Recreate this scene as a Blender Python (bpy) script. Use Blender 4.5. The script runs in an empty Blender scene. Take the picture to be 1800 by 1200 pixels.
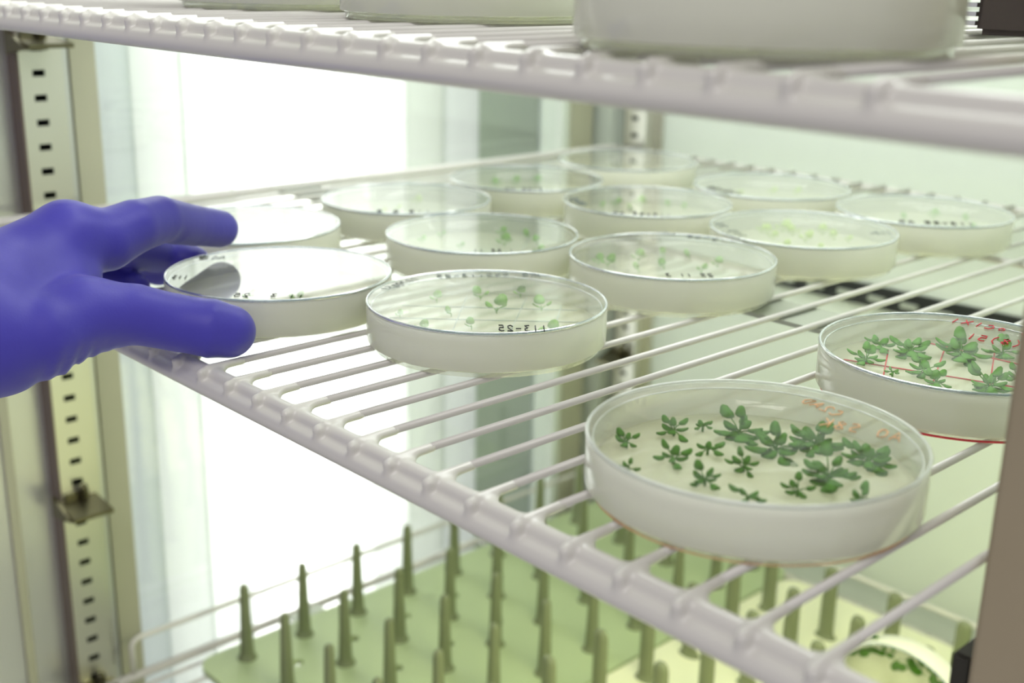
import bpy, bmesh, math, random
import numpy as np
from mathutils import Vector, Matrix

S = 0.1            # one working unit is ten centimetres
SC = bpy.context.scene
COL = SC.collection

# ---------------------------------------------------------------- camera, world, lights, exposure
cam_d = bpy.data.cameras.new('camera'); cam = bpy.data.objects.new('camera', cam_d); COL.objects.link(cam)
ROT = [[0.681767, -0.228293, 0.695036], [0.731329, 0.188337, -0.655505], [0.018747, 0.955202, 0.29536]]
HC = 1.48867
cam.matrix_world = Matrix.Translation((0, 0, HC * S)) @ Matrix(ROT).to_4x4()
cam_d.sensor_width = 36; cam_d.lens = 42.455; cam_d.clip_start = 0.01
cam_d.dof.use_dof = True; cam_d.dof.focus_distance = 0.445; cam_d.dof.aperture_fstop = 9.0
SC.camera = cam
SC.view_settings.view_transform = 'Standard'; SC.view_settings.look = 'None'
SC.view_settings.gamma = 1.0; SC.view_settings.use_curve_mapping = False
SC.view_settings.exposure = 0.0
SC.cycles.transparent_max_bounces = 40
SC.cycles.max_bounces = 10; SC.cycles.diffuse_bounces = 4; SC.cycles.glossy_bounces = 5
SC.cycles.transmission_bounces = 8
SC.cycles.caustics_reflective = False; SC.cycles.caustics_refractive = False
SC.cycles.sample_clamp_indirect = 4.0

w = bpy.data.worlds.new('world'); SC.world = w; w.use_nodes = True
w.node_tree.nodes['Background'].inputs[0].default_value = (0.90, 0.87, 0.90, 1)
w.node_tree.nodes['Background'].inputs[1].default_value = 0.50

def area(name, loc, direction, sx, sy, power, color, spread=math.pi):
    l = bpy.data.lights.new(name, 'AREA'); l.shape = 'RECTANGLE'; l.size = sx * S; l.size_y = sy * S
    l.energy = power; l.color = color; l.spread = spread
    o = bpy.data.objects.new(name, l); COL.objects.link(o)
    o.location = Vector(loc) * S
    o.rotation_euler = Vector(direction).to_track_quat('-Z', 'Y').to_euler()
    return o
# daylight outside the left-hand window, behind the blind
area('window_daylight', (-11.2, 5.75, -0.7), (1, 0.0, 0), 1.5, 9.0, 2.6, (1.0, 1.0, 0.985), 1.3)
area('window_upper_daylight', (-10.4, 5.7, 3.1), (1, 0, 0), 3.6, 3.2, 3.2, (1.0, 1.0, 0.99), 0.9)
area('window_skylight', (-11.6, 6.2, -0.7), (1, 0, 0), 9.5, 9.5, 1.9, (1.0, 1.0, 1.0))
# unseen fill lights added to brighten the cabinet inside, no fixtures
area('cabinet_top_fill', (-4.0, 5.0, 3.6), (0, 0, -1), 5.0, 3.5, 3.6, (0.97, 1.0, 0.98))
area('lower_cabinet_fill', (-2.6, 4.6, -0.55), (-0.1, 0.12, -1), 2.4, 1.6, 1.1, (1.0, 1.0, 0.62))
# laboratory ceiling light behind and above the camera
area('room_ceiling_lamp', (3.0, -6.0, 13.0), (-0.45, 0.55, -0.9), 9.0, 9.0, 10.0, (1.0, 0.96, 0.93))

# ---------------------------------------------------------------- materials
def lin(c):
    return tuple(((v / 255) / 12.92 if v / 255 <= 0.04045 else ((v / 255 + 0.055) / 1.055) ** 2.4) for v in c) + (1,)
def mat(name, rgb, rough=0.5, metal=0.0, bump=0.0, bscale=200.0, spec=0.5, vary=0.0, coat=0.0, sheen=0.0, sss=0.0, stretch=None):
    m = bpy.data.materials.new(name); m.use_nodes = True
    nt = m.node_tree; b = nt.nodes['Principled BSDF']
    b.inputs['Base Color'].default_value = lin(rgb); b.inputs['Roughness'].default_value = rough
    b.inputs['Metallic'].default_value = metal; b.inputs['Specular IOR Level'].default_value = spec
    b.inputs['Coat Weight'].default_value = coat; b.inputs['Sheen Weight'].default_value = sheen
    if sss:
        b.inputs['Subsurface Weight'].default_value = sss
        b.inputs['Subsurface Radius'].default_value = (0.004, 0.004, 0.004)
        b.inputs['Subsurface Scale'].default_value = 1.0
    tc = nt.nodes.new('ShaderNodeTexCoord'); n = nt.nodes.new('ShaderNodeTexNoise')
    mp = nt.nodes.new('ShaderNodeMapping')
    if stretch: mp.inputs['Scale'].default_value = stretch
    nt.links.new(tc.outputs['Object'], mp.inputs['Vector']); nt.links.new(mp.outputs[0], n.inputs['Vector'])
    n.inputs['Scale'].default_value = bscale
    if bump:
        bp = nt.nodes.new('ShaderNodeBump'); bp.inputs['Strength'].default_value = bump; bp.inputs['Distance'].default_value = 0.0006
        nt.links.new(n.outputs['Fac'], bp.inputs['Height']); nt.links.new(bp.outputs[0], b.inputs['Normal'])
    if vary:
        mx = nt.nodes.new('ShaderNodeMix'); mx.data_type = 'RGBA'
        c = lin(rgb); mx.inputs[6].default_value = tuple(v * (1 - vary) for v in c[:3]) + (1,); mx.inputs[7].default_value = tuple(min(1, v * (1 + vary)) for v in c[:3]) + (1,)
        nt.links.new(n.outputs['Fac'], mx.inputs[0]); nt.links.new(mx.outputs[2], b.inputs['Base Color'])
    return m
def thin_clear(name, rgb=(255, 255, 255), ior=1.5, haze=0.0, hazecol=(230, 234, 225), boost=1.0):
    """clear thin plastic: fresnel mirror over see-through, with a little haze"""
    m = bpy.data.materials.new(name); m.use_nodes = True; nt = m.node_tree; nt.nodes.clear()
    out = nt.nodes.new('ShaderNodeOutputMaterial'); tr = nt.nodes.new('ShaderNodeBsdfTransparent'); tr.inputs[0].default_value = lin(rgb)
    gl = nt.nodes.new('ShaderNodeBsdfGlossy'); gl.inputs['Roughness'].default_value = 0.015; gl.inputs[0].default_value = (1, 1, 1, 1)
    # Fresnel reflectance of a thin sheet, the same from both sides
    def mth(op, a, b=None):
        n = nt.nodes.new('ShaderNodeMath'); n.operation = op; n.use_clamp = op in ('MAXIMUM', 'SUBTRACT')
        for i, v in enumerate((a, b)):
            if v is None: continue
            if isinstance(v, (int, float)): n.inputs[i].default_value = v
            else: nt.links.new(v, n.inputs[i])
        return n.outputs[0]
    ge = nt.nodes.new('ShaderNodeNewGeometry'); dt = nt.nodes.new('ShaderNodeVectorMath'); dt.operation = 'DOT_PRODUCT'
    nt.links.new(ge.outputs['Normal'], dt.inputs[0]); nt.links.new(ge.outputs['Incoming'], dt.inputs[1])
    c = mth('ABSOLUTE', dt.outputs['Value']); g5 = mth('POWER', mth('SUBTRACT', 1.0, c), 5.0)
    F = mth('ADD', mth('MULTIPLY', g5, 0.95), 0.045)
    F2 = mth('DIVIDE', mth('MULTIPLY', F, 2.0), mth('ADD', F, 1.0))
    mul = nt.nodes.new('ShaderNodeMath'); mul.operation = 'MULTIPLY'; mul.use_clamp = True; mul.inputs[1].default_value = boost
    nt.links.new(F2, mul.inputs[0])
    mx = nt.nodes.new('ShaderNodeMixShader'); nt.links.new(mul.outputs[0], mx.inputs[0])
    base = tr
    if haze:
        df = nt.nodes.new('ShaderNodeBsdfDiffuse'); df.inputs[0].default_value = lin(hazecol)
        tl = nt.nodes.new('ShaderNodeBsdfTranslucent'); tl.inputs[0].default_value = lin(hazecol)
        a = nt.nodes.new('ShaderNodeMixShader'); a.inputs[0].default_value = 0.5
        nt.links.new(df.outputs[0], a.inputs[1]); nt.links.new(tl.outputs[0], a.inputs[2])
        h = nt.nodes.new('ShaderNodeMixShader'); h.inputs[0].default_value = haze
        nt.links.new(tr.outputs[0], h.inputs[1]); nt.links.new(a.outputs[0], h.inputs[2]); base = h
    nt.links.new(base.outputs[0], mx.inputs[1]); nt.links.new(gl.outputs[0], mx.inputs[2])
    nt.links.new(mx.outputs[0], out.inputs[0])
    return m
def translucent(name, rgb, frac=0.6, rough=0.6, bands=0.0):
    m = bpy.data.materials.new(name); m.use_nodes = True; nt = m.node_tree; nt.nodes.clear()
    out = nt.nodes.new('ShaderNodeOutputMaterial')
    df = nt.nodes.new('ShaderNodeBsdfDiffuse'); df.inputs[0].default_value = lin(rgb)
    tl = nt.nodes.new('ShaderNodeBsdfTranslucent'); tl.inputs[0].default_value = lin(rgb)
    mx = nt.nodes.new('ShaderNodeMixShader'); mx.inputs[0].default_value = frac
    nt.links.new(df.outputs[0], mx.inputs[1]); nt.links.new(tl.outputs[0], mx.inputs[2]); nt.links.new(mx.outputs[0], out.inputs[0])
    if bands:
        tc = nt.nodes.new('ShaderNodeTexCoord'); mp = nt.nodes.new('ShaderNodeMapping'); mp.inputs['Scale'].default_value = (60, 60, 1)
        n = nt.nodes.new('ShaderNodeTexNoise'); n.inputs['Scale'].default_value = 1.0; n.inputs['Detail'].default_value = 3
        c = nt.nodes.new('ShaderNodeMix'); c.data_type = 'RGBA'
        l = lin(rgb); c.inputs[6].default_value = tuple(v * (1 - bands) for v in l[:3]) + (1,); c.inputs[7].default_value = tuple(min(1, v * (1 + bands)) for v in l[:3]) + (1,)
        nt.links.new(tc.outputs['Object'], mp.inputs[0]); nt.links.new(mp.outputs[0], n.inputs['Vector'])
        nt.links.new(n.outputs['Fac'], c.inputs[0])
        nt.links.new(c.outputs[2], df.inputs[0]); nt.links.new(c.outputs[2], tl.inputs[0])
    return m

M_ = {
 'wire': mat('white_plastic_coating', (210, 208, 202), 0.3, bump=0.15, bscale=90, coat=0.25),
 'liner': mat('white_liner', (216, 224, 213), 0.42, vary=0.03, bscale=14),
 'beige': mat('beige_grey_enamel', (176, 176, 152), 0.45, vary=0.03, bscale=20),
 'steel': mat('stainless_steel', (224, 223, 214), 0.3, 0.9, bump=0.2, bscale=60, stretch=(1, 1, 0.05)),
 'steel_wall': mat('brushed_steel_sheet', (218, 219, 217), 0.33, 0.75, bump=0.3, bscale=30, stretch=(0.05, 1, 1)),
 'brown': mat('brown_upright_side', (112, 98, 90), 0.45, 0.3, vary=0.05, bscale=40),
 'taupe': mat('taupe_painted_post', (160, 148, 124), 0.55, vary=0.03, bscale=60),
 'dark': mat('dark_gap', (40, 38, 30), 0.7),
 'clip': mat('dark_zinc_clip', (110, 106, 84), 0.35, 0.9),
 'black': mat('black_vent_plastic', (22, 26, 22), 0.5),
 'case': mat('dark_brown_case', (66, 56, 52), 0.55, vary=0.06, bscale=50),
 'chrome': mat('bright_grille_metal', (220, 220, 225), 0.2, 0.9),
 'strap': mat('grey_metal_strap', (176, 182, 168), 0.45, 0.4),
 'sage': mat('sage_plastic', (180, 196, 150), 0.5, vary=0.03, bscale=20),
 'peg': mat('olive_peg_plastic', (122, 130, 98), 0.5, vary=0.04, bscale=60),
 'cream': mat('lit_board_cream', (238, 240, 205), 0.5, vary=0.02, bscale=20),
 'floor': mat('pale_floor_liner', (238, 242, 225), 0.4, vary=0.03, bscale=10),
 'glove': mat('purple_blue_nitrile', (68, 62, 172), 0.45, bump=0.06, bscale=900, sheen=0.15, spec=0.35, vary=0.03),
 'sleeve': mat('white_cotton', (225, 226, 230), 0.8, bump=0.3, bscale=600),
 'lid': thin_clear('clear_lid', haze=0.05, boost=1.0),
 'lid_big': thin_clear('clear_misted_lid', haze=0.035, hazecol=(222, 228, 212), boost=0.38),
 'skirt': thin_clear('frosted_dish_side', haze=0.90, hazecol=(251, 252, 242), boost=0.5),
 'base': thin_clear('dish_base_plastic', haze=0.25, hazecol=(246, 248, 232), boost=0.6),
 'agar': thin_clear('pale_agar', haze=0.62, hazecol=(246, 248, 228), boost=0.3),
 'agar_thin': thin_clear('clear_agar', haze=0.5, hazecol=(246, 248, 222), boost=0.3),
 'pane': thin_clear('window_glass', (250, 252, 250), boost=0.9),
 'rim': mat('glassy_rim', (178, 190, 205), 0.08, spec=0.9, coat=1.0),
 'ink': mat('black_ink', (28, 30, 34), 0.6),
 'ink_faint': mat('grey_ink', (110, 120, 120), 0.6),
 'ink_red': mat('red_ink', (214, 52, 70), 0.6),
 'ink_orange': mat('orange_ink', (232, 178, 132), 0.6),
 'grid_blue': mat('pale_grid_line', (172, 186, 182), 0.6),
 'leaf_dark': mat('deep_green_leaf', (56, 108, 0), 0.8, spec=0.15, vary=0.35, bscale=300),
 'leaf_mid': mat('mid_green_leaf', (76, 136, 30), 0.8, spec=0.15, vary=0.25, bscale=300),
 'leaf_pale': mat('pale_green_leaf', (112, 166, 50), 0.8, spec=0.1, vary=0.2, bscale=200),
 'leaf_yellow': mat('yellow_green_leaf', (164, 190, 90), 0.8, spec=0.1, vary=0.2, bscale=200),
}
rim_g = bpy.data.materials.new('refractive_rim'); rim_g.use_nodes = True
_b = rim_g.node_tree.nodes['Principled BSDF']; _b.inputs['Transmission Weight'].default_value = 0.75
_b.inputs['Base Color'].default_value = lin((186, 200, 214)); _b.inputs['Roughness'].default_value = 0.03; _b.inputs['IOR'].default_value = 1.5
M_['rim'] = rim_g
M_['rim_soft'] = thin_clear('milky_rim', haze=0.7, hazecol=(240, 244, 238), boost=1.0)

# ---------------------------------------------------------------- helpers
def link(name, me, m=None, parent=None, smooth=True):
    if m is not None:
        me.materials.clear(); me.materials.append(M_[m] if isinstance(m, str) else m)
    o = bpy.data.objects.new(name, me); COL.objects.link(o)
    if parent is not None: o.parent = parent
    if smooth:
        for p in me.polygons: p.use_smooth = True
    return o
def tag(o, label=None, cat=None, group=None, kind=None):
    if label: o['label'] = label
    if cat: o['category'] = cat
    if group: o['group'] = group
    if kind: o['kind'] = kind
    return o
def empty(name, loc, label=None, cat=None, group=None, rot=None, kind=None):
    o = bpy.data.objects.new(name, None); COL.objects.link(o); o.empty_display_size = 0.01
    o.location = Vector(loc) * S
    if rot: o.rotation_euler = rot
    return tag(o, label, cat, group, kind)

class MB:
    """mesh builder in working units"""
    def __init__(s): s.v = []; s.f = []
    def add(s, vs, fs):
        o = len(s.v); s.v += [tuple(v) for v in vs]; s.f += [tuple(i + o for i in f) for f in fs]; return s
    def box(s, a, b):
        x0, y0, z0 = a; x1, y1, z1 = b
        return s.add([(x0, y0, z0), (x1, y0, z0), (x1, y1, z0), (x0, y1, z0), (x0, y0, z1), (x1, y0, z1), (x1, y1, z1), (x0, y1, z1)],
                     [(0, 3, 2, 1), (4, 5, 6, 7), (0, 1, 5, 4), (1, 2, 6, 5), (2, 3, 7, 6), (3, 0, 4, 7)])
    def tube(s, pts, r, n=12, caps=True, closed=False):
        P = [Vector(p) for p in pts]; rs = r if isinstance(r, (list, tuple)) else [r] * len(P)
        N = len(P); vs = []; prev = None
        for i, p in enumerate(P):
            if closed: t = P[(i + 1) % N] - P[i - 1]
            else: t = P[min(i + 1, N - 1)] - P[max(i - 1, 0)]
            t.normalize()
            if prev is None:
                a = Vector((0, 0, 1)) if abs(t.z) < 0.9 else Vector((1, 0, 0))
                u = t.cross(a).normalized()
            else:
                u = (prev - t * prev.dot(t)).normalized()
            prev = u; v = t.cross(u)
            for k in range(n):
                an = 2 * math.pi * k / n
                vs.append(p + (u * math.cos(an) + v * math.sin(an)) * rs[i])
        fs = []
        for i in range(N if closed else N - 1):
            j = (i + 1) % N
            for k in range(n):
                l = (k + 1) % n
                fs.append((i * n + k, i * n + l, j * n + l, j * n + k))
        if caps and not closed:
            fs.append(tuple(range(n - 1, -1, -1))); fs.append(tuple((N - 1) * n + k for k in range(n)))
        return s.add(vs, fs)
    def lathe(s, prof, c=(0, 0, 0), n=72, close=False):
        vs = []; fs = []; m = len(prof)
        for k in range(n):
            a = 2 * math.pi * k / n
            for r, z in prof: vs.append((c[0] + r * math.cos(a), c[1] + r * math.sin(a), c[2] + z))
        for k in range(n):
            l = (k + 1) % n
            for i in range(m if close else m - 1):
                j = (i + 1) % m
                if prof[i][0] < 1e-6 and prof[j][0] < 1e-6: continue
                fs.append((k * m + i, l * m + i, l * m + j, k * m + j))
        return s.add(vs, fs)
    def mesh(s, name, bevel=0.0):
        me = bpy.data.meshes.new(name)
        me.from_pydata([tuple(c * S for c in v) for v in s.v], [], s.f)
        bm = bmesh.new(); bm.from_mesh(me)
        bmesh.ops.remove_doubles(bm, verts=bm.verts, dist=1e-6)
        if bevel: bmesh.ops.bevel(bm, geom=bm.edges[:], offset=bevel * S, segments=2, affect='EDGES', clamp_overlap=True)
        bm.to_mesh(me); bm.free(); me.update()
        return me
    def build(s, name, m, parent=None, smooth=True, bevel=0.0):
        o = link(name, s.mesh(name, bevel), m, parent, smooth)
        return o
def sharp(o, ang=0.6):
    """flat shading across hard edges"""
    me = o.data
    bm = bmesh.new(); bm.from_mesh(me)
    for e in bm.edges:
        if len(e.link_faces) == 2 and e.calc_face_angle(0) > ang: e.smooth = False
    bm.to_mesh(me); bm.free()
    return o

def surface_nets(F, origin, h):
    """numpy surface nets: F<0 inside. returns verts, quads"""
    sgn = F < 0
    nx, ny, nz = F.shape
    cnt = np.zeros((nx - 1, ny - 1, nz - 1), np.int32); acc = np.zeros((nx - 1, ny - 1, nz - 1, 3))
    corners = [(i, j, k) for i in (0, 1) for j in (0, 1) for k in (0, 1)]
    for a in corners:
        for ax in range(3):
            if a[ax]: continue
            b = list(a); b[ax] = 1
            sa = (slice(a[0], nx - 1 + a[0]), slice(a[1], ny - 1 + a[1]), slice(a[2], nz - 1 + a[2]))
            sb = (slice(b[0], nx - 1 + b[0]), slice(b[1], ny - 1 + b[1]), slice(b[2], nz - 1 + b[2]))
            fa = F[sa]; fb = F[sb]; cr = (fa < 0) != (fb < 0)
            d = fa - fb; t = np.where(cr, fa / np.where(np.abs(d) < 1e-12, 1, d), 0)
            for q in range(3):
                acc[..., q] += np.where(cr, a[q] + (t if q == ax else 0), 0)
            cnt += cr
    act = cnt > 0
    idx = np.full(act.shape, -1, np.int64); idx[act] = np.arange(act.sum())
    g = np.argwhere(act)
    V = (g + acc[act] / cnt[act][:, None]) * h + np.array(origin)
    Q = []
    for ax in range(3):
        o1, o2 = [(1, 2), (2, 0), (0, 1)][ax]
        sl = [slice(1, n - 1) for n in (nx, ny, nz)]; sl[ax] = slice(0, (nx, ny, nz)[ax] - 1)
        sl2 = list(sl); sl2[ax] = slice(1, (nx, ny, nz)[ax])
        A = sgn[tuple(sl)]; B = sgn[tuple(sl2)]
        e = np.argwhere(A != B)
        off = np.array([1, 1, 1]); off[ax] = 0; e = e + off
        d1 = np.zeros(3, int); d1[o1] = 1; d2 = np.zeros(3, int); d2[o2] = 1
        c = [e - d1 - d2, e - d2, e, e - d1]
        q = np.stack([idx[x[:, 0], x[:, 1], x[:, 2]] for x in c], 1)
        flip = ~(A[A != B])
        q[flip] = q[flip][:, ::-1]
        Q.append(q)
    return V, np.concatenate(Q)
def np_mesh(name, V, Q):
    me = bpy.data.meshes.new(name); me.from_pydata((V * S).tolist(), [], Q.tolist()); me.update()
    return me
def smin(a, b, k):
    h = np.clip(0.5 + 0.5 * (b - a) / k, 0, 1)
    return b * (1 - h) + a * h - k * h * (1 - h)
def cone(P, a, b):
    """rounded cone distance between (x,y,z,r) points"""
    A = np.array(a[:3]); B = np.array(b[:3]); ba = B - A; L2 = (ba * ba).sum()
    pa = P - A; t = np.clip((pa @ ba) / L2, 0, 1)
    return np.sqrt(((pa - t[..., None] * ba) ** 2).sum(-1)) - (a[3] + (b[3] - a[3]) * t)

# ---------------------------------------------------------------- the chamber (setting)
X0, X1, Y1, Z0, Z1 = -7.6, -0.70, 8.42, -4.4, 3.9
ST = dict(kind='structure')
def structure(name, mb, m, parent=None, **k):
    o = mb.build(name, m, parent, smooth=False, **k)
    if parent is None: tag(o, kind='structure')
    return o
structure('floor', MB().box((X0 - 0.4, 1.6, Z0 - 0.2), (X1 + 0.3, Y1 + 0.2, Z0)), 'floor')
structure('ceiling', MB().box((X0 - 0.4, 1.6, Z1), (X1 + 0.3, Y1 + 0.2, Z1 + 0.2)), 'liner')
wb = MB().box((X0 - 0.4, Y1, Z0), (X1 + 0.3, Y1 + 0.25, Z1))
structure('wall_back', wb, 'liner')
structure('wall_right', MB().box((X1, 2.75, Z0), (X1 + 0.3, Y1, Z1)), 'liner')
# left wall: steel sheet in front of the window, mullion behind it
structure('wall_left', MB().box((X0 - 0.35, 1.6, Z0), (X0, 3.27, Z1)), 'steel_wall')
structure('trim_1', MB().box((X0 - 0.35, 3.285, Z0), (X0 + 0.0, 3.455, Z1)), 'beige')
structure('trim_2', MB().box((X0 - 0.35, 7.84, Z0), (X0 + 0.02, 8.10, Z1)), 'beige')
structure('trim_3', MB().box((X0 - 0.35, 8.25, Z0), (X0 + 0.1, 8.42, Z1)), 'liner')
structure('trim_4', MB().box((X0 - 0.35, 8.10, Z0), (X0 - 0.12, 8.25, Z1)), 'dark')
# seams of the sheet in the lower front part
structure('trim_5', MB().box((X0 - 0.02, 2.60, Z0), (X0 + 0.03, 2.66, Z1)), 'beige')
# window
win = empty('window_1', (0, 0, 0), kind='structure')
structure('window_glass', MB().box((X0 - 0.12, 3.455, Z0), (X0 - 0.10, 7.84, Z1)), 'pane', win)
structure('window_seal', MB().box((X0 - 0.3, 7.76, Z0), (X0 - 0.02, 7.84, Z1)), 'liner', win)

# vertical blind behind the window
blind = empty('vertical_blind', (-8.9, 3.4, 3.8), 'tall white vertical blind glowing with daylight behind the side window', 'blind')
def slat(y0, y1, x, rgb, frac, bow=0.06):
    mb = MB(); n = 8; vs = []
    for i in range(n + 1):
        t = i / n; y = y0 + (y1 - y0) * t
        xx = x + bow * math.sin(math.pi * t)
        for z in (-5.6, 4.6): vs.append((xx + 8.9, y - 3.4, z - 3.8))
    mb.add(vs, [(2 * i, 2 * i + 2, 2 * i + 3, 2 * i + 1) for i in range(n)])
    nm = 'slat_%d_%d_%d_%d' % (rgb + (int(frac * 100),))
    m = bpy.data.materials.get(nm) or translucent(nm, rgb, frac, bands=0.05)
    mb.build('slat', m, blind)
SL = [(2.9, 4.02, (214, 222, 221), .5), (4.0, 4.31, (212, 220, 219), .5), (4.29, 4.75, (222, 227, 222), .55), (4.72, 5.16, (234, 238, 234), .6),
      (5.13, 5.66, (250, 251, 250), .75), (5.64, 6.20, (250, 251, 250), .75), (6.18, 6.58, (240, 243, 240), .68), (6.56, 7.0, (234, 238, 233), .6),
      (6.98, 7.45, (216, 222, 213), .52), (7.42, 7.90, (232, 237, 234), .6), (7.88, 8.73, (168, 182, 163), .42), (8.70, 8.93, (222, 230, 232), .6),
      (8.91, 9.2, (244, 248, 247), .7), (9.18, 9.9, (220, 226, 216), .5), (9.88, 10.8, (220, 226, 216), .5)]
for a, b, c, fr in SL: slat(a, b, -8.9, c, fr)  # centre slats paler, side slats darker: window brightness put into their colours

# back wall vent: one grille with dark slots
vent = empty('wall_vent', (-4.75, 8.40, -0.93), 'black slotted air vent low on the white back wall, seen through the shelf wires', 'vent')
MB().box((-1.15, -0.02, -0.085), (1.25, 0.015, 0.085)).build('vent_backing', 'black', vent, smooth=False)
for i in range(9):
    x = -1.15 + 0.28 * i
    MB().box((x, -0.05, -0.03), (x + 0.14, -0.015, 0.012)).build('louvre', 'strap', vent, smooth=False)

# ---------------------------------------------------------------- slotted uprights
def upright(name, loc, facing, label, h0=-4.35, h1=3.85, wid=0.36):
    """U channel with a row of slots. local x = out of the wall, y = across"""
    rot = (0, 0, facing)
    o = empty(name, (loc[0], loc[1], 0), label, 'shelf upright', 'slotted shelf uprights', rot)
    p = 0.15; hw = 0.115; sw = 0.038; sh = 0.020
    mb = MB(); zs = []
    k0 = math.ceil(h0 / p); k1 = math.floor(h1 / p)
    # front face as strips around the slots
    xf = p
    def quad(y0, y1, z0, z1): mb.add([(0.15, y0, z0), (0.15, y1, z0), (0.15, y1, z1), (0.15, y0, z1)], [(0, 1, 2, 3)])
    quad(-hw, -sw, h0, h1); quad(sw, hw, h0, h1)
    zz = h0
    for k in range(k0 + 1, k1):
        zc = k * p + 0.073
        quad(-sw, sw, zz, zc - sh); zz = zc + sh
    quad(-sw, sw, zz, h1)
    mb.build('face', 'steel', o, smooth=False)
    MB().box((0.0, -hw - 0.012, h0), (0.15, -hw, h1)).build('side', 'brown', o, smooth=False)  # this side is browner and darker than the rest of the channel
    MB().box((0.0, hw, h0), (0.15, hw + 0.012, h1)).build('side', 'steel', o, smooth=False)
    MB().box((0.0, hw + 0.012, h0), (0.012, hw + 0.10, h1)).build('flange', 'steel', o, smooth=False)
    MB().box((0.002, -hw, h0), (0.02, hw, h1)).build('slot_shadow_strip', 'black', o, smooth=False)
    return o
upright('shelf_upright', (X0, 3.02), 0.0, 'slotted steel shelf upright on the left, behind the gloved hand')
upright('shelf_upright', (-7.22, Y1), -math.pi / 2, 'slotted steel shelf upright in the far back corner, left of the vent')

def clip(loc, facing, label):
    o = empty('shelf_clip', loc, label, 'shelf clip', 'small metal shelf clips', (0, 0, facing))
    MB().box((0.15, -0.08, -0.07), (0.18, 0.08, 0.06)).build('hook_plate', 'clip', o, smooth=False)
    MB().add([(0.15, -0.14, -0.015), (0.42, -0.13, -0.045), (0.42, 0.14, -0.045), (0.15, 0.14, -0.015),
              (0.15, -0.14, 0.012), (0.42, -0.13, -0.018), (0.42, 0.14, -0.018), (0.15, 0.14, 0.012)],
             [(0, 3, 2, 1), (4, 5, 6, 7), (0, 1, 5, 4), (1, 2, 6, 5), (2, 3, 7, 6), (3, 0, 4, 7)]).build('ledge', 'clip', o, smooth=False)
    MB().add([(0.13, -0.16, -0.09), (0.4, -0.145, -0.045), (0.13, -0.16, 0.05), (0.13, -0.125, -0.09), (0.4, -0.125, -0.045), (0.13, -0.125, 0.05)],
             [(0, 1, 2), (3, 5, 4), (0, 3, 4, 1), (1, 4, 5, 2), (2, 5, 3, 0)]).build('gusset', 'clip', o, smooth=False)
    MB().tube([(0.2, 0.03, 0.0), (0.2, 0.03, 0.09), (0.23, 0.03, 0.11)], 0.025, 10).build('screw', 'clip', o)
    return o
clip((X0, 3.0, -2.0), 0.0, 'small metal clip hooked low on the left upright, below the hand')
clip((X0, 3.0, 1.03), 0.0, 'dark metal clip at the top of the left upright, just under the upper shelf')
clip((X0, 3.0, -3.45), 0.0, 'metal clip at the foot of the left upright, by the lower shelf corner')
clip((-7.22, Y1, -2.0), -math.pi / 2, 'small metal clip low on the far corner upright')
clip((-7.22, Y1, -3.52), -math.pi / 2, 'metal clip under the lower shelf on the far corner upright')

# front right post close to the camera
post = empty('door_post', (-1.03, 2.86, 0), 'blurred taupe metal post at the right edge, nearest to the camera', 'post')
MB().box((-0.19, 0.0, -4.35), (0.34, 0.32, 3.85)).build('post_body', 'taupe', post, smooth=False, bevel=0.015)
MB().box((-0.25, 0.02, -0.42), (-0.19, 0.18, -0.27)).build('bracket', 'dark', post, smooth=False, bevel=0.01)

# ---------------------------------------------------------------- wire shelves
PITCH = 0.1975; NW = 32; XL = -7.4
XS = [-1.27 - PITCH * k for k in range(NW)]        # wire positions
def front_rail_mesh():
    h = 0.0085
    x0, x1 = XL - 0.08, -0.83
    gx = np.arange(x0, x1, h); gy = np.arange(2.08, 2.36, h); gz = np.arange(-0.155, 0.03, h)
    P = np.stack(np.meshgrid(gx, gy, gz, indexing='ij'), -1)
    X, Y, Z = P[..., 0], P[..., 1], P[..., 2]
    rodA = np.sqrt((Y - 2.206) ** 2 + (Z + 0.044) ** 2) - 0.030
    rodB = np.sqrt((Y - 2.176) ** 2 + (Z + 0.088) ** 2) - 0.037
    F = smin(rodA, rodB, 0.012)
    u = (X - XS[0]) / PITCH; du = X - XS[0] - np.minimum(np.round(u), 0) * PITCH
    Q = np.stack([du, Y, Z], -1)
    wirec = np.minimum(cone(Q, (0, 2.185, -0.018, 0.017), (0, 2.50, -0.0135, 0.014)), cone(Q, (0, 2.185, -0.018, 0.018), (0, 2.158, -0.052, 0.013)))
    fl = np.minimum(cone(Q, (0.032, 2.215, -0.040, 0.020), (0, 2.265, -0.020, 0.010)), cone(Q, (-0.032, 2.215, -0.040, 0.020), (0, 2.265, -0.020, 0.010)))
    wirec = smin(wirec, fl, 0.010)
    wirec = smin(wirec, cone(Q, (0, 2.160, -0.030, 0.021), (0, 2.160, -0.062, 0.012)), 0.01)
    F = smin(F, wirec, 0.016)
    F = np.maximum(F, Y - 2.345)
    F = np.maximum(F, np.maximum(XL - 0.05 - X, X + 0.88))
    V, Q = surface_nets(F, (gx[0], gy[0], gz[0]), h)
    return np_mesh('front_rail', V, Q)
FR = front_rail_mesh()
def wire_mesh(y0, y1, r=0.0138, z=-0.0138):
    me = MB().tube([(0, y0, z), (0, y1, z)], r, 12).mesh('wire')
    return me
WM = wire_mesh(2.33, 8.15)
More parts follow.
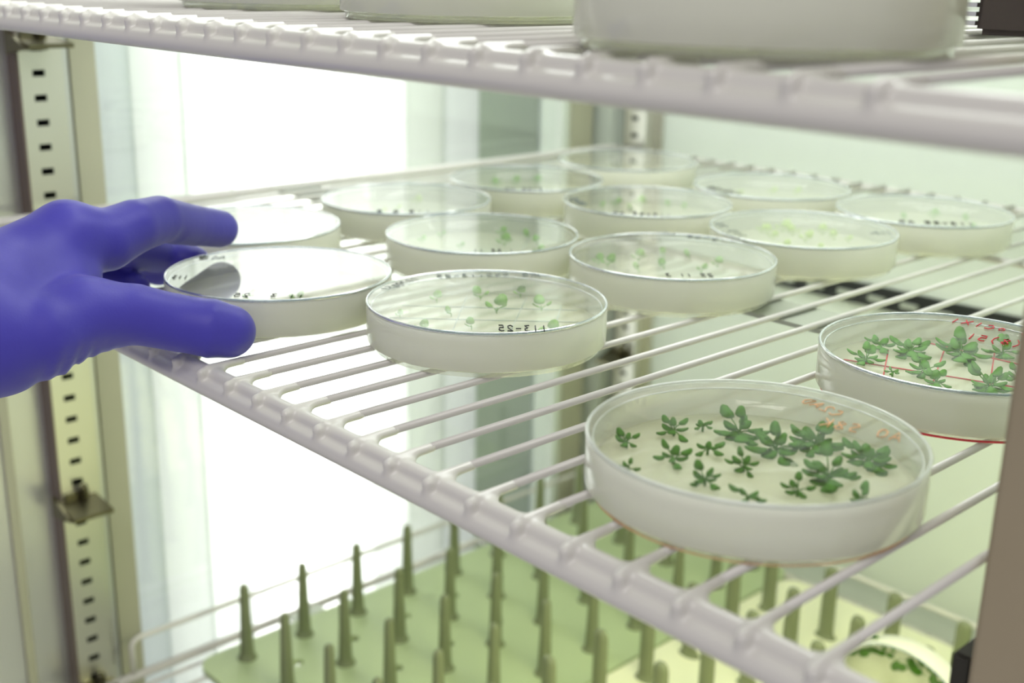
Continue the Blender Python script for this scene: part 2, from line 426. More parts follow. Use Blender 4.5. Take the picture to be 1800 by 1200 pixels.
def shelf(z, label, guard=False, front=True):
    o = empty('wire_shelf', (0, 0, z), label, 'shelf', 'white wire shelves')
    fr = link('front_rail', FR, 'wire', o)
    for x in XS:
        if x < XL + 0.02: continue
        wo = link('wire', WM, 'wire', o); wo.location = Vector((x, 0, 0)) * S
    MB().tube([(XL, 2.18, -0.05), (XL, 8.12, -0.05), (XL + 0.04, 8.17, -0.05), (-0.9, 8.17, -0.05)], 0.032, 12).build('back_and_side_rail', 'wire', o)
    MB().tube([(-0.9, 2.18, -0.06), (-0.9, 8.17, -0.05)], 0.03, 12).build('side_rail', 'wire', o)
    MB().box((XL, 4.56, -0.052), (-0.9, 4.86, -0.032)).build('cross_strap', 'strap', o, smooth=False)
    for yy in (6.6,):
        MB().tube([(XL, yy, -0.045), (-0.9, yy, -0.045)], 0.02, 10).build('cross_rod', 'wire', o)
    if guard:
        MB().tube([(XL, 3.28, -0.05), (XL, 3.28, 0.2), (XL, 3.30, 0.235), (XL, 3.34, 0.25), (XL, 8.05, 0.25), (XL + 0.05, 8.1, 0.25), (-0.95, 8.1, 0.25), (-0.95, 8.1, -0.05)], 0.02, 10).build('guard_rail', 'wire', o)
    return o
shelf(1.30, 'upper white coated wire shelf, crossing the top of the picture')
shelf(0.0, 'middle white coated wire shelf carrying the petri dishes and the gloved hand')
lower = shelf(-3.42, 'lower white wire shelf with a raised guard rail, holding the peg racks', guard=True)

# ---------------------------------------------------------------- glyphs (pen strokes)
G = {
 '0': [[(.5, 1), (.15, .8), (.1, .3), (.4, 0), (.75, .1), (.9, .6), (.75, .95), (.5, 1)]],
 '1': [[(.5, 1), (.5, 0)]],
 '2': [[(.1, .8), (.4, 1), (.8, .85), (.75, .55), (.1, 0), (.9, 0)]],
 '3': [[(.15, 1), (.8, .95), (.4, .58), (.85, .35), (.7, .05), (.1, .05)]],
 '4': [[(.3, 1), (.1, .45), (.9, .45)], [(.75, .95), (.65, 0)]],
 '5': [[(.9, 1), (.25, 1), (.2, .6), (.75, .55), (.85, .2), (.5, 0), (.1, .08)]],
 '7': [[(.1, 1), (.9, 1), (.35, 0)]],
 '8': [[(.5, .55), (.15, .8), (.5, 1), (.85, .8), (.5, .55), (.1, .2), (.5, 0), (.9, .2), (.5, .55)]],
 '-': [[(.1, .5), (.9, .5)]],
 '(': [[(.7, 1.15), (.35, .75), (.35, .25), (.7, -.15)]],
 ')': [[(.3, 1.15), (.65, .75), (.65, .25), (.3, -.15)]],
 '/': [[(.1, 0), (.9, 1)]],
 'A': [[(.05, 0), (.5, 1), (.95, 0)], [(.25, .35), (.8, .35)]],
 'C': [[(.9, .9), (.4, 1), (.1, .5), (.4, 0), (.9, .1)]],
 'D': [[(.15, 0), (.15, 1), (.7, .85), (.9, .5), (.6, .08), (.15, 0)]],
 'I': [[(.5, 1), (.5, 0)]],
 'K': [[(.15, 1), (.15, 0)], [(.85, 1), (.15, .45), (.9, 0)]],
 'M': [[(.0, 0), (.15, 1), (.5, .3), (.85, 1), (1, 0)]],
 'S': [[(.9, .9), (.4, 1), (.15, .75), (.8, .35), (.7, .05), (.1, .05)]],
 'X': [[(.1, 1), (.9, 0)], [(.9, 1), (.1, 0)]],
 'o': [[(.5, .7), (.2, .45), (.3, .1), (.65, .05), (.8, .4), (.5, .7)]],
 ' ': [],
}
def writing(parent, text, start, end, m, height, pen=0.0019, z=0.1835, arc=None, name='handwriting', label=None):
    """pen marks on the lid; start->end is the reading direction; mirrored so that it reads from below. coordinates local to the dish"""
    mb = MB()
    a = Vector(start); b = Vector(end); d = (b - a); L = d.length; d.normalize()
    up = Vector((d.y, -d.x))            # mirrored hand
    n = len(text); step = L / n; cw = step * 0.78
    rnd = random.Random(len(text) * 7 + int(L * 1000))
    for i, ch in enumerate(text):
        j = rnd.uniform(-.06, .06)
        for st in G[ch]:
            pts = []
            for gx, gy in st:
                q = a + d * (i * step + gx * cw) + up * ((gy + j) * height)
                if arc:   # bend the baseline round the rim: arc = radius
                    th = (i * step + gx * cw) / arc[0] * arc[2] + arc[1]; rr = arc[0] - (1 - gy - j) * height if arc[3] > 0 else arc[0] - (gy + j) * height
                    q = Vector((rr * math.cos(th), rr * math.sin(th)))
                pts.append((q.x, q.y, z))
            mb.tube(pts, pen, 5)
    o = mb.build(name, m, parent)
    if label: o['label'] = label
    return o

# ---------------------------------------------------------------- petri dishes
R = 0.5
LID_TOP = MB().lathe([(0.0, 0.18), (0.25, 0.18), (0.488, 0.18)], n=96).mesh('lid_disc')
SKIRT = MB().lathe([(0.494, 0.171), (0.4965, 0.16), (0.4965, 0.028), (0.493, 0.024), (0.490, 0.028), (0.490, 0.16), (0.488, 0.171)], n=96).mesh('lid_side')
RIM = MB().lathe([(0.488, 0.1825), (0.4925, 0.1840), (0.4965, 0.1825), (0.4990, 0.178), (0.4975, 0.173), (0.4935, 0.1705), (0.489, 0.173), (0.487, 0.178)], n=128, close=True).mesh('lid_rim')
RING2 = MB().lathe([(0.470, 0.158), (0.476, 0.161), (0.480, 0.158), (0.476, 0.154)], n=96, close=True).mesh('base_rim')
BASE = MB().lathe([(0.0, 0.012), (0.462, 0.012), (0.468, 0.018), (0.472, 0.035), (0.474, 0.155), (0.478, 0.155), (0.478, 0.03), (0.476, 0.0), (0.470, 0.0), (0.466, 0.005), (0.0, 0.005)], n=96).mesh('dish_base')
def agar_mesh(top):
    return MB().lathe([(0.0, top), (0.44, top), (0.462, top + 0.004), (0.470, top + 0.010), (0.468, 0.016), (0.0, 0.016)], n=96).mesh('agar')
AG = agar_mesh(0.072); AGB = agar_mesh(0.060)
def dish(loc, label, group='petri dishes on the middle shelf', lid='lid', agar='agar', scale=1.0, agm=None, skirt='skirt', rimm='rim', z=None, rot=None):
    o = empty('petri_dish', (loc[0], loc[1], 0.001 if z is None else z), label, 'petri dish', group, rot)
    o.scale = (scale,) * 3
    l = link('lid', LID_TOP.copy(), lid, o)
    link('lid_side', SKIRT.copy(), skirt, l); link('rim', RIM.copy(), rimm, l)
    b = link('base', BASE.copy(), 'base', o); link('base_rim', RING2.copy(), rimm, b)
    link('agar', (agm or AG).copy(), agar, o)
    return o
def lines(parent, segs, m, z=0.0755, r=0.0022, name='grid_lines', label=None):
    mb = MB()
    for a, b in segs: mb.tube([(a[0], a[1], z), (b[0], b[1], z)], r, 5)
    o = mb.build(name, m, parent)
    if label: o['label'] = label

D = {
 'mid': (-3.577, 3.227), 'left': (-4.508, 2.822), 'r1': (-3.621, 4.468), 'c': (-4.576, 4.09), 'c2': (-4.635, 5.456),
 'r2': (-3.591, 5.523), 'r3': (-3.446, 6.542), 'r4': (-4.497, 6.51), 'cl': (-5.576, 4.381), 'ctop': (-5.664, 5.446),
 'far': (-5.80, 6.58), 'cl2': (-5.51, 3.25), 'big': (-1.931, 2.818), 'red': (-1.96, 4.10),
}
LB = {
 'mid': 'clear petri dish with black 113-25 writing at its front rim, front centre of the shelf',
 'left': 'petri dish held between thumb and fingers of the gloved hand',
 'r1': 'petri dish just behind and right of the one marked 113-25',
 'c': 'petri dish right behind the one marked 113-25, brightest sprouts at its right',
 'c2': 'petri dish amid the back rows, mirroring the slotted upright in its lid',
 'r2': 'petri dish with a wide scatter of pale yellow-green sprouts',
 'r3': 'blurred petri dish farthest right at the back, dark pen marks on its front rim',
 'r4': 'blurred, nearly empty petri dish by the back rail, right of the corner upright',
 'cl': 'petri dish under the bright window, behind the held dish and left of centre',
 'ctop': 'blurred petri dish along the window side, three dull sprouts in its middle',
 'far': 'farthest blurred petri dish, right in front of the slotted corner upright',
 'cl2': 'petri dish half hidden behind the gloved fingers',
 'big': 'petri dish of dark green plantlets nearest the camera',
 'red': 'petri dish with red pen writing and red grid lines beside the right post',
}
DO = {}
for k, p in D.items():
    if k == 'big': DO[k] = dish(p, LB[k], lid='lid_big', agar='agar_thin', agm=AGB, scale=1.008, rimm='rim_soft')
    elif k == 'red': DO[k] = dish(p, LB[k], lid='lid_big', agar='agar')
    else: DO[k] = dish(p, LB[k])
def wr(k, text, s, e, m, h, **kw):
    c = D[k]
    writing(DO[k], text, (s[0] - c[0], s[1] - c[1]), (e[0] - c[0], e[1] - c[1]), m, h, **kw)
wr('mid', '113-25', (-3.075, 3.085), (-3.205, 2.940), 'ink', 0.075, pen=0.0026)
wr('mid', 'MS', (-3.705, 3.655), (-3.772, 3.59), 'ink_faint', 0.05, pen=0.0019)
wr('mid', '040113-25', (-3.80, 3.565), (-3.985, 3.285), 'ink_faint', 0.045, pen=0.0017)
wr('mid', '1170851', (-4.0, 3.215), (-3.93, 2.98), 'ink_faint', 0.045, pen=0.0014)
lines(DO['mid'], [((-.20, .42), (.36, -.26)), ((.0, .44), (.44, -.08)), ((-.38, .22), (.18, -.38)), ((-.44, -.1), (.1, .44)), ((-.2, -.38), (.40, .2)), ((-.34, -.28), (.28, .36))], 'grid_blue')
wr('r1', '25 11 3', (-3.215, 4.27), (-3.36, 4.10), 'ink', 0.05)
wr('r1', '113-25 A0', (-3.60, 4.93), (-3.98, 4.79), 'ink_faint', 0.04)
wr('c', '1 25 11', (-4.135, 3.90), (-4.265, 3.745), 'ink', 0.05)
wr('c2', '113-25 A0', (-4.24, 5.20), (-4.50, 4.99), 'ink', 0.05, pen=0.0028)
wr('c2', '113-25', (-4.78, 5.03), (-4.98, 5.13), 'ink_faint', 0.05, pen=0.0033)
wr('r2', '113 25', (-3.66, 5.06), (-3.98, 5.24), 'ink_faint', 0.045)
wr('r2', '113-', (-3.20, 5.78), (-3.27, 5.67), 'ink_faint', 0.05)
wr('r3', '113-25 A0', (-3.03, 6.35), (-3.35, 6.08), 'ink', 0.05, pen=0.0028)
wr('r4', '113-25', (-4.42, 6.06), (-4.72, 6.10), 'ink', 0.05, pen=0.0028)
wr('ctop', '113-25 A0', (-5.22, 5.26), (-5.42, 5.02), 'ink', 0.05, pen=0.0028)
wr('cl', '113 2 5', (-5.13, 4.20), (-5.33, 3.96), 'ink', 0.05, pen=0.0028)
wr('left', '11 3  25', (-4.06, 2.65), (-4.26, 2.43), 'ink', 0.05, pen=0.0019)
wr('left', '113', (-4.64, 2.44), (-4.685, 2.385), 'ink', 0.05, pen=0.0019)
wr('left', 'MS', (-4.86, 2.75), (-4.95, 2.64), 'ink_faint', 0.05, pen=0.0019)
lines(DO['c'], [((-.1, .44), (.4, -.18)), ((.08, .42), (.44, .0)), ((-.3, -.3), (.3, .3))], 'grid_blue')
wr('red', 'D oCIXI', (-1.86, 4.46), (-2.175, 4.415), 'ink_red', 0.06, pen=0.0025)
wr('red', '8(8)51', (-1.78, 4.31), (-2.02, 4.25), 'ink_red', 0.075, pen=0.0026)
lines(DO['red'], [((-.33, .10), (-.07, -.40)), ((-.21, .33), (.10, -.40)), ((-.04, .40), (.28, -.32)), ((-.38, -.14), (.38, .12)), ((-.25, -.36), (.44, -.12)), ((-.28, .32), (.30, .34))], 'ink_red', r=0.003)
wr('big', 'CZAD'.replace('Z', '2'), (-1.86, 3.13), (-2.02, 3.16), 'ink_orange', 0.05, pen=0.0022)
wr('big', 'A0 S8K', (-1.62, 3.09), (-1.86, 3.02), 'ink_orange', 0.07, pen=0.0022)
# orange smear lines under the big dish and its red neighbour's base edge marks
mb = MB(); mb.lathe([(0.468, 0.001), (0.474, 0.004), (0.477, 0.001)], n=96); o = mb.build('coloured_base_edge', 'ink_orange', DO['big']); o['label'] = 'faint orange line round the base'
mb = MB(); mb.tube([(0.478 * math.cos(a), 0.478 * math.sin(a), 0.006) for a in np.linspace(math.radians(-165), math.radians(-15), 40)], 0.004, 6)
o = mb.build('coloured_base_edge', 'ink_red', DO['red']); o['label'] = 'red line round the base'

# ---------------------------------------------------------------- seedlings
rng = random.Random(11)
def leaf_geo(mb, base, ang, pet, size, tilt, mat_w=1.0):
    """petiole and a round blade with thickness and cupping"""
    dx, dy = math.cos(ang), math.sin(ang)
    tip = (base[0] + dx * pet, base[1] + dy * pet, base[2] + tilt * pet)
    mb.tube([base, ((base[0] + tip[0]) / 2, (base[1] + tip[1]) / 2, (base[2] + tip[2]) / 2 + 0.004), tip], 0.0022, 5)
    n = 10; top = []; 
    cx, cy, cz = tip[0] + dx * size * 0.9, tip[1] + dy * size * 0.9, tip[2] + tilt * size * 0.6
    vs = []; 
    for lay in (0.003, -0.002):
        vs.append((cx, cy, cz - 0.15 * size + lay))
        for k in range(n):
            t = 2 * math.pi * k / n
            a = math.cos(t) * size / math.sqrt(1 + 0.5 * tilt * tilt); b = math.sin(t) * size * 0.78 * mat_w * (1 + 0.1 * math.sin(3 * t + ang))
            vs.append((cx + dx * a - dy * b, cy + dy * a + dx * b, cz + tilt * a * 0.7 + 0.1 * size * math.cos(2 * t) + lay))
    fs = []
    for k in range(n):
        l = (k + 1) % n
        fs.append((0, 1 + k, 1 + l)); fs.append((n + 1, n + 2 + l, n + 2 + k))
        fs.append((1 + k, n + 2 + k, n + 2 + l, 1 + l))
    mb.add(vs, fs)
def rosette(name, loc, rad, m, label, group, nl):
    o = empty(name, loc, label, 'seedling', group)
    MB().tube([(0, 0, -0.012), (0, 0, 0.012)], 0.004, 6).build('stem', m, o)
    a0 = rng.uniform(0, 6.28)
    for i in range(nl):
        inner = i % 2 and nl > 5
        a = a0 + i * 2.399 + rng.uniform(-.25, .25)
        s = rad * rng.uniform(0.30, 0.44) * (0.95 if inner else 1)
        pet = rad * (0.18 if inner else rng.uniform(0.38, 0.72))
        mb = MB(); leaf_geo(mb, (0, 0, 0.006 + 0.004 * (i % 3)), a, pet, s, 0.25 + 0.45 * math.cos(a - 2.385) + rng.uniform(-0.1, 0.2), rng.uniform(.7, 1.1))
        mb.build('leaf', m, o)
    return o
BIG = [(-2.308, 2.679, 0.046), (-2.278, 2.872, 0.052), (-2.24, 2.972, 0.034), (-2.129, 3.018, 0.066), (-2.13, 2.689, 0.054), (-2.107, 2.828, 0.045),
       (-1.952, 2.804, 0.050), (-1.965, 2.988, 0.066), (-1.913, 3.114, 0.066), (-1.725, 3.123, 0.066), (-1.964, 2.634, 0.050), (-1.737, 2.925, 0.068),
       (-1.743, 2.775, 0.046), (-1.81, 2.631, 0.048), (-1.591, 2.863, 0.048), (-2.16, 2.52, 0.032)]
BL = ['leafy seedling at the far left edge of the dish nearest the camera', 'slim seedling in the back left row of the nearest dish', 'smallest curled seedling at the back of the nearest dish',
      'bushy dark plantlet at the back middle of the nearest dish', 'seedling of four leaves left of centre in the nearest dish', 'small seedling second in the middle row of the nearest dish',
      'seedling at the exact middle of the nearest dish, three spread leaves', 'large dark plantlet just behind the middle of the nearest dish', 'round bushy plantlet right of the large dark one in the nearest dish',
      'tall dark plantlet at the far right of the nearest dish', 'low seedling front left of centre in the nearest dish', 'wide plantlet right of centre in the nearest dish',
      'spidery seedling front right of centre in the nearest dish', 'seedling at the very front rim of the nearest dish', 'flat seedling at the front right rim of the nearest dish', 'seedling peeking above the front left rim of the nearest dish']
for (x, y, r), lb in zip(BIG, BL):
    rosette('seedling', (x, y, 0.068), r * (0.92 if r < 0.06 else 1.05), 'leaf_dark', lb, 'dark seedlings in the nearest dish', 6 if r < .05 else (8 if r < .06 else 17))
RED = [(-2.32, 4.188, 0.056), (-2.262, 3.99, 0.062), (-2.203, 4.213, 0.08), (-2.042, 4.029, 0.064), (-1.951, 3.95, 0.05), (-2.058, 4.342, 0.09), (-1.961, 4.483, 0.065), (-1.799, 4.052, 0.08), (-2.115, 3.93, 0.028), (-1.773, 4.219, 0.055)]
RL = ['green seedling at the back left of the dish with red writing', 'leafy seedling at the left front rim of the dish with red writing', 'big leafy seedling left of centre in the dish with red writing',
      'seedling with long stalks at front centre of the dish with red writing', 'low seedling hugging the front rim of the dish with red writing', 'largest seedling, centre back of the dish with red writing',
      'seedling under the red bracket mark at the back right of the dish', 'round-leaved seedling beside the post in the dish with red writing', 'tiny seedling between red lines at the front left of its dish', 'seedling half hidden by the post in the dish with red writing']
for (x, y, r), lb in zip(RED, RL):
    rosette('seedling', (x, y, 0.078), r * 0.95, 'leaf_mid', lb, 'green seedlings in the dish with red writing', 5 if r < .04 else (10 if r < .07 else 16))
# small sprouts: two or three seed leaves, one mesh each
TINY = {
 'mid': [(-3.959, 3.275, 1), (-3.873, 3.456, 1.2), (-3.789, 3.621, 1), (-3.671, 3.368, 1.6), (-3.753, 3.183, 0.8), (-3.574, 3.543, 1.3), (-3.553, 3.123, 0.9), (-3.643, 2.936, 1), (-3.281, 3.315, 1.2), (-3.295, 3.248, 0.8), (-3.869, 3.0, 0.6)],
 'c': [(-4.8, 4.433, 1), (-4.602, 4.272, 1.4), (-4.649, 4.5, 1.1), (-4.522, 4.44, 1), (-4.694, 4.045, 0.7), (-4.93, 3.976, 0.8), (-4.343, 4.278, 1), (-4.97, 4.14, 0.8)],
 'r1': [(-4.0, 4.36, 1.1), (-3.942, 4.363, 1.3), (-3.918, 4.57, 1.3), (-3.764, 4.398, 1), (-3.893, 4.742, 1), (-3.724, 4.541, 1.1), (-3.786, 4.816, 1), (-3.579, 4.78, 1.1), (-3.563, 4.63, 0.9)],
 'c2': [(-5.0, 5.585, 1.1), (-4.90, 5.70, 1.4), (-5.014, 5.478, 0.8), (-4.769, 5.829, 0.9), (-4.664, 5.85, 0.8), (-4.853, 5.567, 0.8)],
 'r2': [(-3.95, 5.662, 1), (-3.9, 5.645, 1.2), (-3.88, 5.77, 1.5), (-3.794, 5.743, 1.2), (-3.791, 5.554, 1), (-3.654, 5.659, 1.3), (-3.70, 5.90, 1.2), (-3.577, 5.827, 1.1), (-3.612, 5.394, 1.1), (-3.465, 5.515, 0.8), (-3.494, 5.839, 0.7)],
 'r3': [(-3.614, 6.656, 1), (-3.54, 6.86, 1.2), (-3.343, 6.90, 1.1), (-3.196, 6.711, 0.9)],
 'r4': [(-4.63, 6.731, 1.1), (-4.522, 6.85, 1.1), (-4.742, 6.514, 0.8)],
 'ctop': [(-5.98, 5.47, 1.2), (-5.96, 5.63, 1.2), (-5.88, 5.75, 1.3)],
 'cl': [(-5.798, 4.636, 1.2), (-5.767, 4.118, 0.9), (-5.63, 4.24, 1.1), (-5.696, 4.41, 0.8)],
 'left': [(-4.49, 2.651, 1.0), (-4.347, 2.798, 1.1)],
}
TN = {'mid': 'the dish marked 113-25', 'c': 'dish right behind the 113-25 dish', 'r1': 'dish right of and behind 113-25', 'c2': 'dish mirroring the upright',
      'r2': 'the pale-sprout dish', 'r3': 'dish farthest right at back', 'r4': 'nearly empty back-rail dish', 'ctop': 'blurred window-side dish', 'cl': 'dish under bright window', 'left': 'the held dish'}
for k, l in TINY.items():
    cx, cy = D[k]
    vx = Vector((0.682, 0.731)); vd = Vector((-0.727, 0.686))    # to the right, and away from the viewer
    used = {}
    order = sorted(range(len(l)), key=lambda i: (Vector((l[i][0] - cx, l[i][1] - cy)).dot(vx)))
    for rank, i in enumerate(order):
        x, y, s = l[i]
        q = Vector((x - cx, y - cy)); a, b = q.dot(vx), q.dot(vd)
        hpos = 'leftmost' if rank == 0 else ('rightmost' if rank == len(l) - 1 else 'sprout number %d from the left' % (rank + 1))
        dep = 'toward the back' if b > .1 else ('near the front rim' if b < -.15 else 'halfway in')
        if rank in (0, len(l) - 1): lb = '%s %s sprout in %s' % (hpos, 'tiny green', TN[k])
        else:
            ordn = ['', 'second', 'third', 'fourth', 'fifth', 'sixth', 'seventh', 'eighth', 'ninth', 'tenth'][rank]
            lb = 'tiny sprout %s, %s from left in %s' % (dep, ordn, TN[k])
        mb = MB(); r = 0.024 * s
        a0 = 2.385 + rng.uniform(-0.9, 0.9)
        leaf_geo(mb, (0, 0, 0.004), a0, r * 0.3, r * 0.72, 1.5, 1.5)
        leaf_geo(mb, (0, 0, 0.004), a0 + 1.7, r * 0.5, r * 0.5, 0.8, 1.3)
        if s > 1.15: leaf_geo(mb, (0, 0, 0.004), a0 - 1.8, r * 0.6, r * 0.45, 0.9, 1.3)
        mb.tube([(0, 0, -0.004), (-0.5 * r, 0.4 * r, -0.001), (-1.1 * r, 0.9 * r, 0.0)], 0.002, 5)
        o = mb.build('sprout', 'leaf_yellow' if k in ('r2', 'cl', 'r4') else 'leaf_pale')
        o.location = Vector((x, y, 0.078)) * S
        tag(o, lb, 'seedling', 'tiny sprouts in ' + TN[k])

# ---------------------------------------------------------------- upper shelf contents
ZT = 1.301
DU = [((-1.93, 2.70), 'right, nearest the camera'), ((-3.62, 3.16), 'in the middle'), ((-4.87, 3.16), 'left, at the top left of the picture')]
for (x, y), wh in DU:
    for lv in range(2):
        dish((x, y), 'pale petri dish on upper shelf, %s of %s' % ('bottom' if lv == 0 else 'top', {'r': 'the nearest stack, at right', 'i': 'the middle stack', 'l': 'the left stack'}[wh[0]]),
             'stacked petri dishes on the upper shelf', lid='lid_big', z=ZT + lv * 0.187, skirt='skirt')
case = empty('equipment_case', (-1.42, 4.05, ZT), 'dark brown equipment case at the far right of the upper shelf, louvred on its left', 'equipment case')
MB().box((-0.61, 0.0, 0.0), (0.30, 0.9, 1.1)).build('body', 'case', case, smooth=False, bevel=0.02)
for i in range(9):
    MB().box((-0.67, 0.0, 0.03 + 0.03 * i), (-0.61, 0.25, 0.045 + 0.03 * i)).build('louvre', 'chrome', case, smooth=False)

# ---------------------------------------------------------------- lower shelf: peg racks
ZB = -3.405
def peg_mesh(h, r0, r1, flat=1.0):
    mb = MB(); prof = [(0.0, 0.0), (r0 * 1.6, 0.0), (r0 * 1.3, 0.015), (r0 * 1.05, 0.04), (r0, 0.07), ((r0 + r1) / 2, h * 0.5), (r1, h - r1 * 1.2), (r1 * 0.9, h - r1 * 0.6), (r1 * 0.6, h - r1 * 0.18), (0.0, h)]
    mb.lathe(prof, n=16)
    me = mb.mesh('peg')
    for v in me.vertices: v.co.y *= flat
    return me
PEG = peg_mesh(0.60, 0.050, 0.034)
PEGC = peg_mesh(0.60, 0.062, 0.058, 0.6)
def rack(x0, x1, y0, y1, xs, ys, label, board, peg, pm, holes):
    o = empty('peg_rack', (x0, y0, ZB), label, 'peg rack', 'plastic peg racks on the lower shelf')
    bw, bd = x1 - x0, y1 - y0
    # rounded board
    r = 0.16; out = []
    for cx, cy, a0 in ((bw - r, r, -90), (bw - r, bd - r, 0), (r, bd - r, 90), (r, r, 180)):
        for k in range(9):
            a = math.radians(a0 + k * 90 / 8); out.append((cx + r * math.cos(a), cy + r * math.sin(a)))
    n = len(out)
    me = bpy.data.meshes.new('board'); bm = bmesh.new()
    def ringv(pts, z): return [bm.verts.new((p[0] * S, p[1] * S, z * S)) for p in pts]
    rings_t = []; rings_b = []; edges = []
    for z, store in ((0.045, rings_t), (0.0, rings_b)):
        loops = [ringv(out, z)]
        for hx, hy, hr in holes:
            loops.append(ringv([(hx - x0 + hr * math.cos(t * math.pi / 8), hy - y0 + hr * math.sin(t * math.pi / 8)) for t in range(16)], z))
        es = []
        for lp in loops:
            for i in range(len(lp)): es.append(bm.edges.new((lp[i], lp[(i + 1) % len(lp)])))
        bmesh.ops.triangle_fill(bm, edges=es, use_beauty=True)
        store += loops
    for a, b in zip(rings_t, rings_b):
        for i in range(len(a)):
            j = (i + 1) % len(a); bm.faces.new((a[i], a[j], b[j], b[i]))
    bmesh.ops.recalc_face_normals(bm, faces=bm.faces)
    bm.to_mesh(me); bm.free()
    link('board', me, board, o, smooth=False)
    for x in xs:
        for y in ys:
            p = link('peg', pm, peg, o); p.location = Vector((x - x0, y - y0, 0.04)) * S
    return o
YS = [3.94 + 0.495 * i for i in range(9)]
rack(-7.13, -5.06, 3.62, 8.1, [-6.93, -6.40, -5.87, -5.345], YS, 'sage green peg rack on the left of the lower shelf', 'sage', 'peg', PEG,
     [(-6.63, y + 0.24, 0.042) for y in YS[:8]] + [(-6.10, y + 0.24, 0.042) for y in YS[:8]])
rack(-5.03, -1.5, 3.4, 8.0, [-4.815, -4.285, -3.755, -3.225, -2.695, -2.165], YS[:8], 'right-hand peg rack on the lower shelf, bright light painted as pale cream colour', 'cream', 'peg', PEGC, [])  # paler board colour stands in for the brightly lit part of the rack
# a dish standing on its edge among the pegs
sd = dish((-3.0, 6.28), 'petri dish standing on edge between pegs of the right-hand rack, dark green growth inside', 'petri dish on the lower shelf', z=ZB + 0.045 + 0.5, lid='lid_big', agar='agar_thin', rot=(math.radians(90), 0, 0))
gm = MB()
for i in range(26):
    gx = -0.34 + 0.62 * i / 25; leaf_geo(gm, (gx, 0.36 + 0.04 * rng.uniform(-1, 1), 0.075), rng.uniform(0, 6.3), 0.02, rng.uniform(.02, .045), 0.5)
go = gm.build('moss_growth', 'leaf_dark'); go.location = Vector((-3.0, 6.28, ZB + 0.545)) * S; go.rotation_euler = (math.radians(90), 0, 0)
tag(go, 'dark green growth inside the dish standing on edge', 'seedling', kind='stuff')

# ---------------------------------------------------------------- the gloved hand
HAND = {
'forearm': [(-4.452, 0.617, 0.13, 0.36), (-4.422, 1.054, 0.183, 0.33), (-4.527, 1.415, 0.216, 0.29)],
'idx_meta': [(-4.59, 1.441, 0.205, 0.225), (-4.626, 1.676, 0.315, 0.18), (-4.683, 1.95, 0.416, 0.145)],
'index': [(-4.683, 1.95, 0.416, 0.145), (-4.672, 2.104, 0.392, 0.128), (-4.698, 2.244, 0.426, 0.112), (-4.769, 2.397, 0.425, 0.103), (-4.888, 2.62, 0.352, 0.092), (-4.954, 2.787, 0.304, 0.088)],
'thumb_meta': [(-4.457, 1.384, 0.151, 0.27), (-4.35, 1.527, 0.148, 0.2), (-4.295, 1.663, 0.152, 0.163), (-4.327, 1.845, 0.191, 0.145)],
'thumb': [(-4.327, 1.845, 0.191, 0.145), (-4.258, 2.007, 0.186, 0.118), (-4.192, 2.148, 0.14, 0.112), (-4.122, 2.256, 0.113, 0.115), (-4.087, 2.316, 0.097, 0.107)],
'web': [(-4.537, 1.653, 0.26, 0.17), (-4.558, 1.863, 0.266, 0.12), (-4.564, 1.936, 0.272, 0.085)],
'palm2': [(-4.781, 1.495, 0.144, 0.22), (-4.997, 2.003, 0.255, 0.13)],
'middle': [(-4.997, 2.003, 0.255, 0.125), (-5.066, 2.319, 0.273, 0.1), (-5.19, 2.625, 0.16, 0.09), (-5.089, 2.716, 0.126, 0.082)],
'palm3': [(-4.862, 1.539, 0.094, 0.2), (-5.142, 2.029, 0.147, 0.12)],
'ring': [(-5.142, 2.029, 0.147, 0.12), (-5.187, 2.301, 0.18, 0.09), (-5.273, 2.519, 0.121, 0.082), (-5.219, 2.605, 0.085, 0.076)],
'palm4': [(-4.927, 1.6, 0.044, 0.18), (-5.185, 2.01, 0.038, 0.11)],
'pinky': [(-5.185, 2.01, 0.038, 0.11), (-5.147, 2.235, 0.108, 0.078), (-5.095, 2.359, 0.093, 0.066), (-5.046, 2.402, 0.072, 0.062)],
}
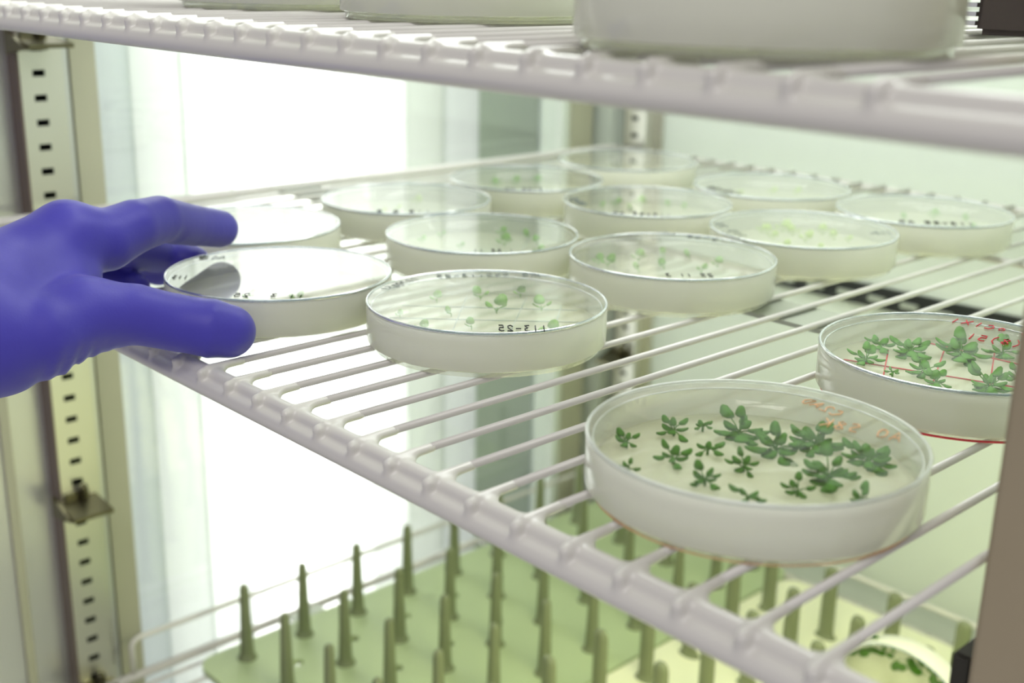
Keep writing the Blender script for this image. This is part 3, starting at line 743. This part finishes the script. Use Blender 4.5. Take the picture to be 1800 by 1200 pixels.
def hand_mesh():
    h = 0.0145
    lo = np.array([-5.45, 0.25, -0.26]); hi = np.array([-3.9, 3.0, 0.66])
    gx, gy, gz = [np.arange(lo[i], hi[i], h) for i in range(3)]
    P = np.stack(np.meshgrid(gx, gy, gz, indexing='ij'), -1)
    def chain(pts, k=0.03):
        F = None
        for a, b in zip(pts[:-1], pts[1:]):
            c = cone(P, a, b); F = c if F is None else smin(F, c, k)
        return F
    palm = None
    for n in ('forearm', 'idx_meta', 'thumb_meta', 'palm2', 'palm3', 'palm4', 'web'):
        c = chain(HAND[n], 0.012); palm = c if palm is None else smin(palm, c, 0.10)
    F = palm
    F = smin(F, chain(HAND['index'], 0.008), 0.045)
    F = smin(F, chain(HAND['thumb'], 0.008), 0.05)
    for n in ('middle', 'ring', 'pinky'):
        F = np.minimum(F, smin(palm + 0.0, chain(HAND[n], 0.008), 0.04))
    # glove creases: thin grooves where the thumb folds, one seam near its tip, one at the index joint
    t0 = np.array([-4.33, 1.80, 0.19]); td = np.array([-4.192, 2.148, 0.14]) - t0; td /= np.linalg.norm(td)
    s = (P - t0) @ td
    low = np.clip((0.16 - P[..., 2]) / 0.10, 0, 1)
    for c, a, w_ in ((-0.03, .018, .014), (0.02, .022, .014), (0.07, .018, .013), (0.115, .012, .014), (-0.09, .009, .02), (0.16, .008, .013)):
        F = F + a * low * np.exp(-((s - c - 0.25 * (P[..., 2] - 0.1)) / w_) ** 2) * (np.abs(F) < .08) * (P[..., 0] > -4.6)
    a_, b_ = np.array(HAND['thumb'][2][:3]), np.array(HAND['thumb'][4][:3]); d_ = (b_ - a_) / np.linalg.norm(b_ - a_)
    s2 = (P - a_) @ d_
    F = F - 0.006 * np.exp(-((s2 - 0.135) / 0.007) ** 2) * (np.abs(F) < .05) * (P[..., 1] > 2.1) * (P[..., 0] > -4.5)
    # index joint folds underneath
    c_ = np.array(HAND['index'][3][:3]); e_ = np.array(HAND['index'][4][:3]); d3 = (e_ - c_) / np.linalg.norm(e_ - c_)
    s3 = (P - c_) @ d3
    for c, a in ((0.04, .006), (0.07, .005)):
        F = F + a * np.exp(-((s3 - c) / .012) ** 2) * (P[..., 2] < 0.385) * (np.abs(F) < .05) * (P[..., 2] > 0.27) * (P[..., 1] > 2.2) * (P[..., 0] > -5.05)
    # knuckle bumps
    F = F - 0.004 * np.exp(-((P[..., 0] + 4.683) ** 2 + (P[..., 1] - 1.95) ** 2) / 0.012) * (P[..., 2] > 0.42)
    V, Q = surface_nets(F, (gx[0], gy[0], gz[0]), h)
    # smooth a little
    n = len(V); nb = np.zeros((n, 3)); ct = np.zeros(n)
    for _ in range(3):
        nb[:] = 0; ct[:] = 0
        for i in range(4):
            a, b = Q[:, i], Q[:, (i + 1) % 4]
            np.add.at(nb, a, V[b]); np.add.at(nb, b, V[a]); np.add.at(ct, a, 1); np.add.at(ct, b, 1)
        V = V * 0.5 + 0.5 * nb / ct[:, None]
    return np_mesh('glove', V - np.array([-4.45, 0.6, 0.1]), Q)
person = empty('person', (-4.45, 0.6, 0.1), 'hand in a purple-blue nitrile glove reaching in from the left, gripping a petri dish', 'person')
link('glove', hand_mesh(), 'glove', person)
cuff = MB(); cuff.lathe([(0.375, 0.0), (0.40, 0.05), (0.42, 0.6), (0.45, 1.2), (0.43, 1.2), (0.38, 0.05)], n=40, close=True)
co = cuff.build('coat_sleeve', 'sleeve', person); co.rotation_euler = (math.radians(90), 0, 0); co.location = Vector((0, -0.1, 0.03)) * S
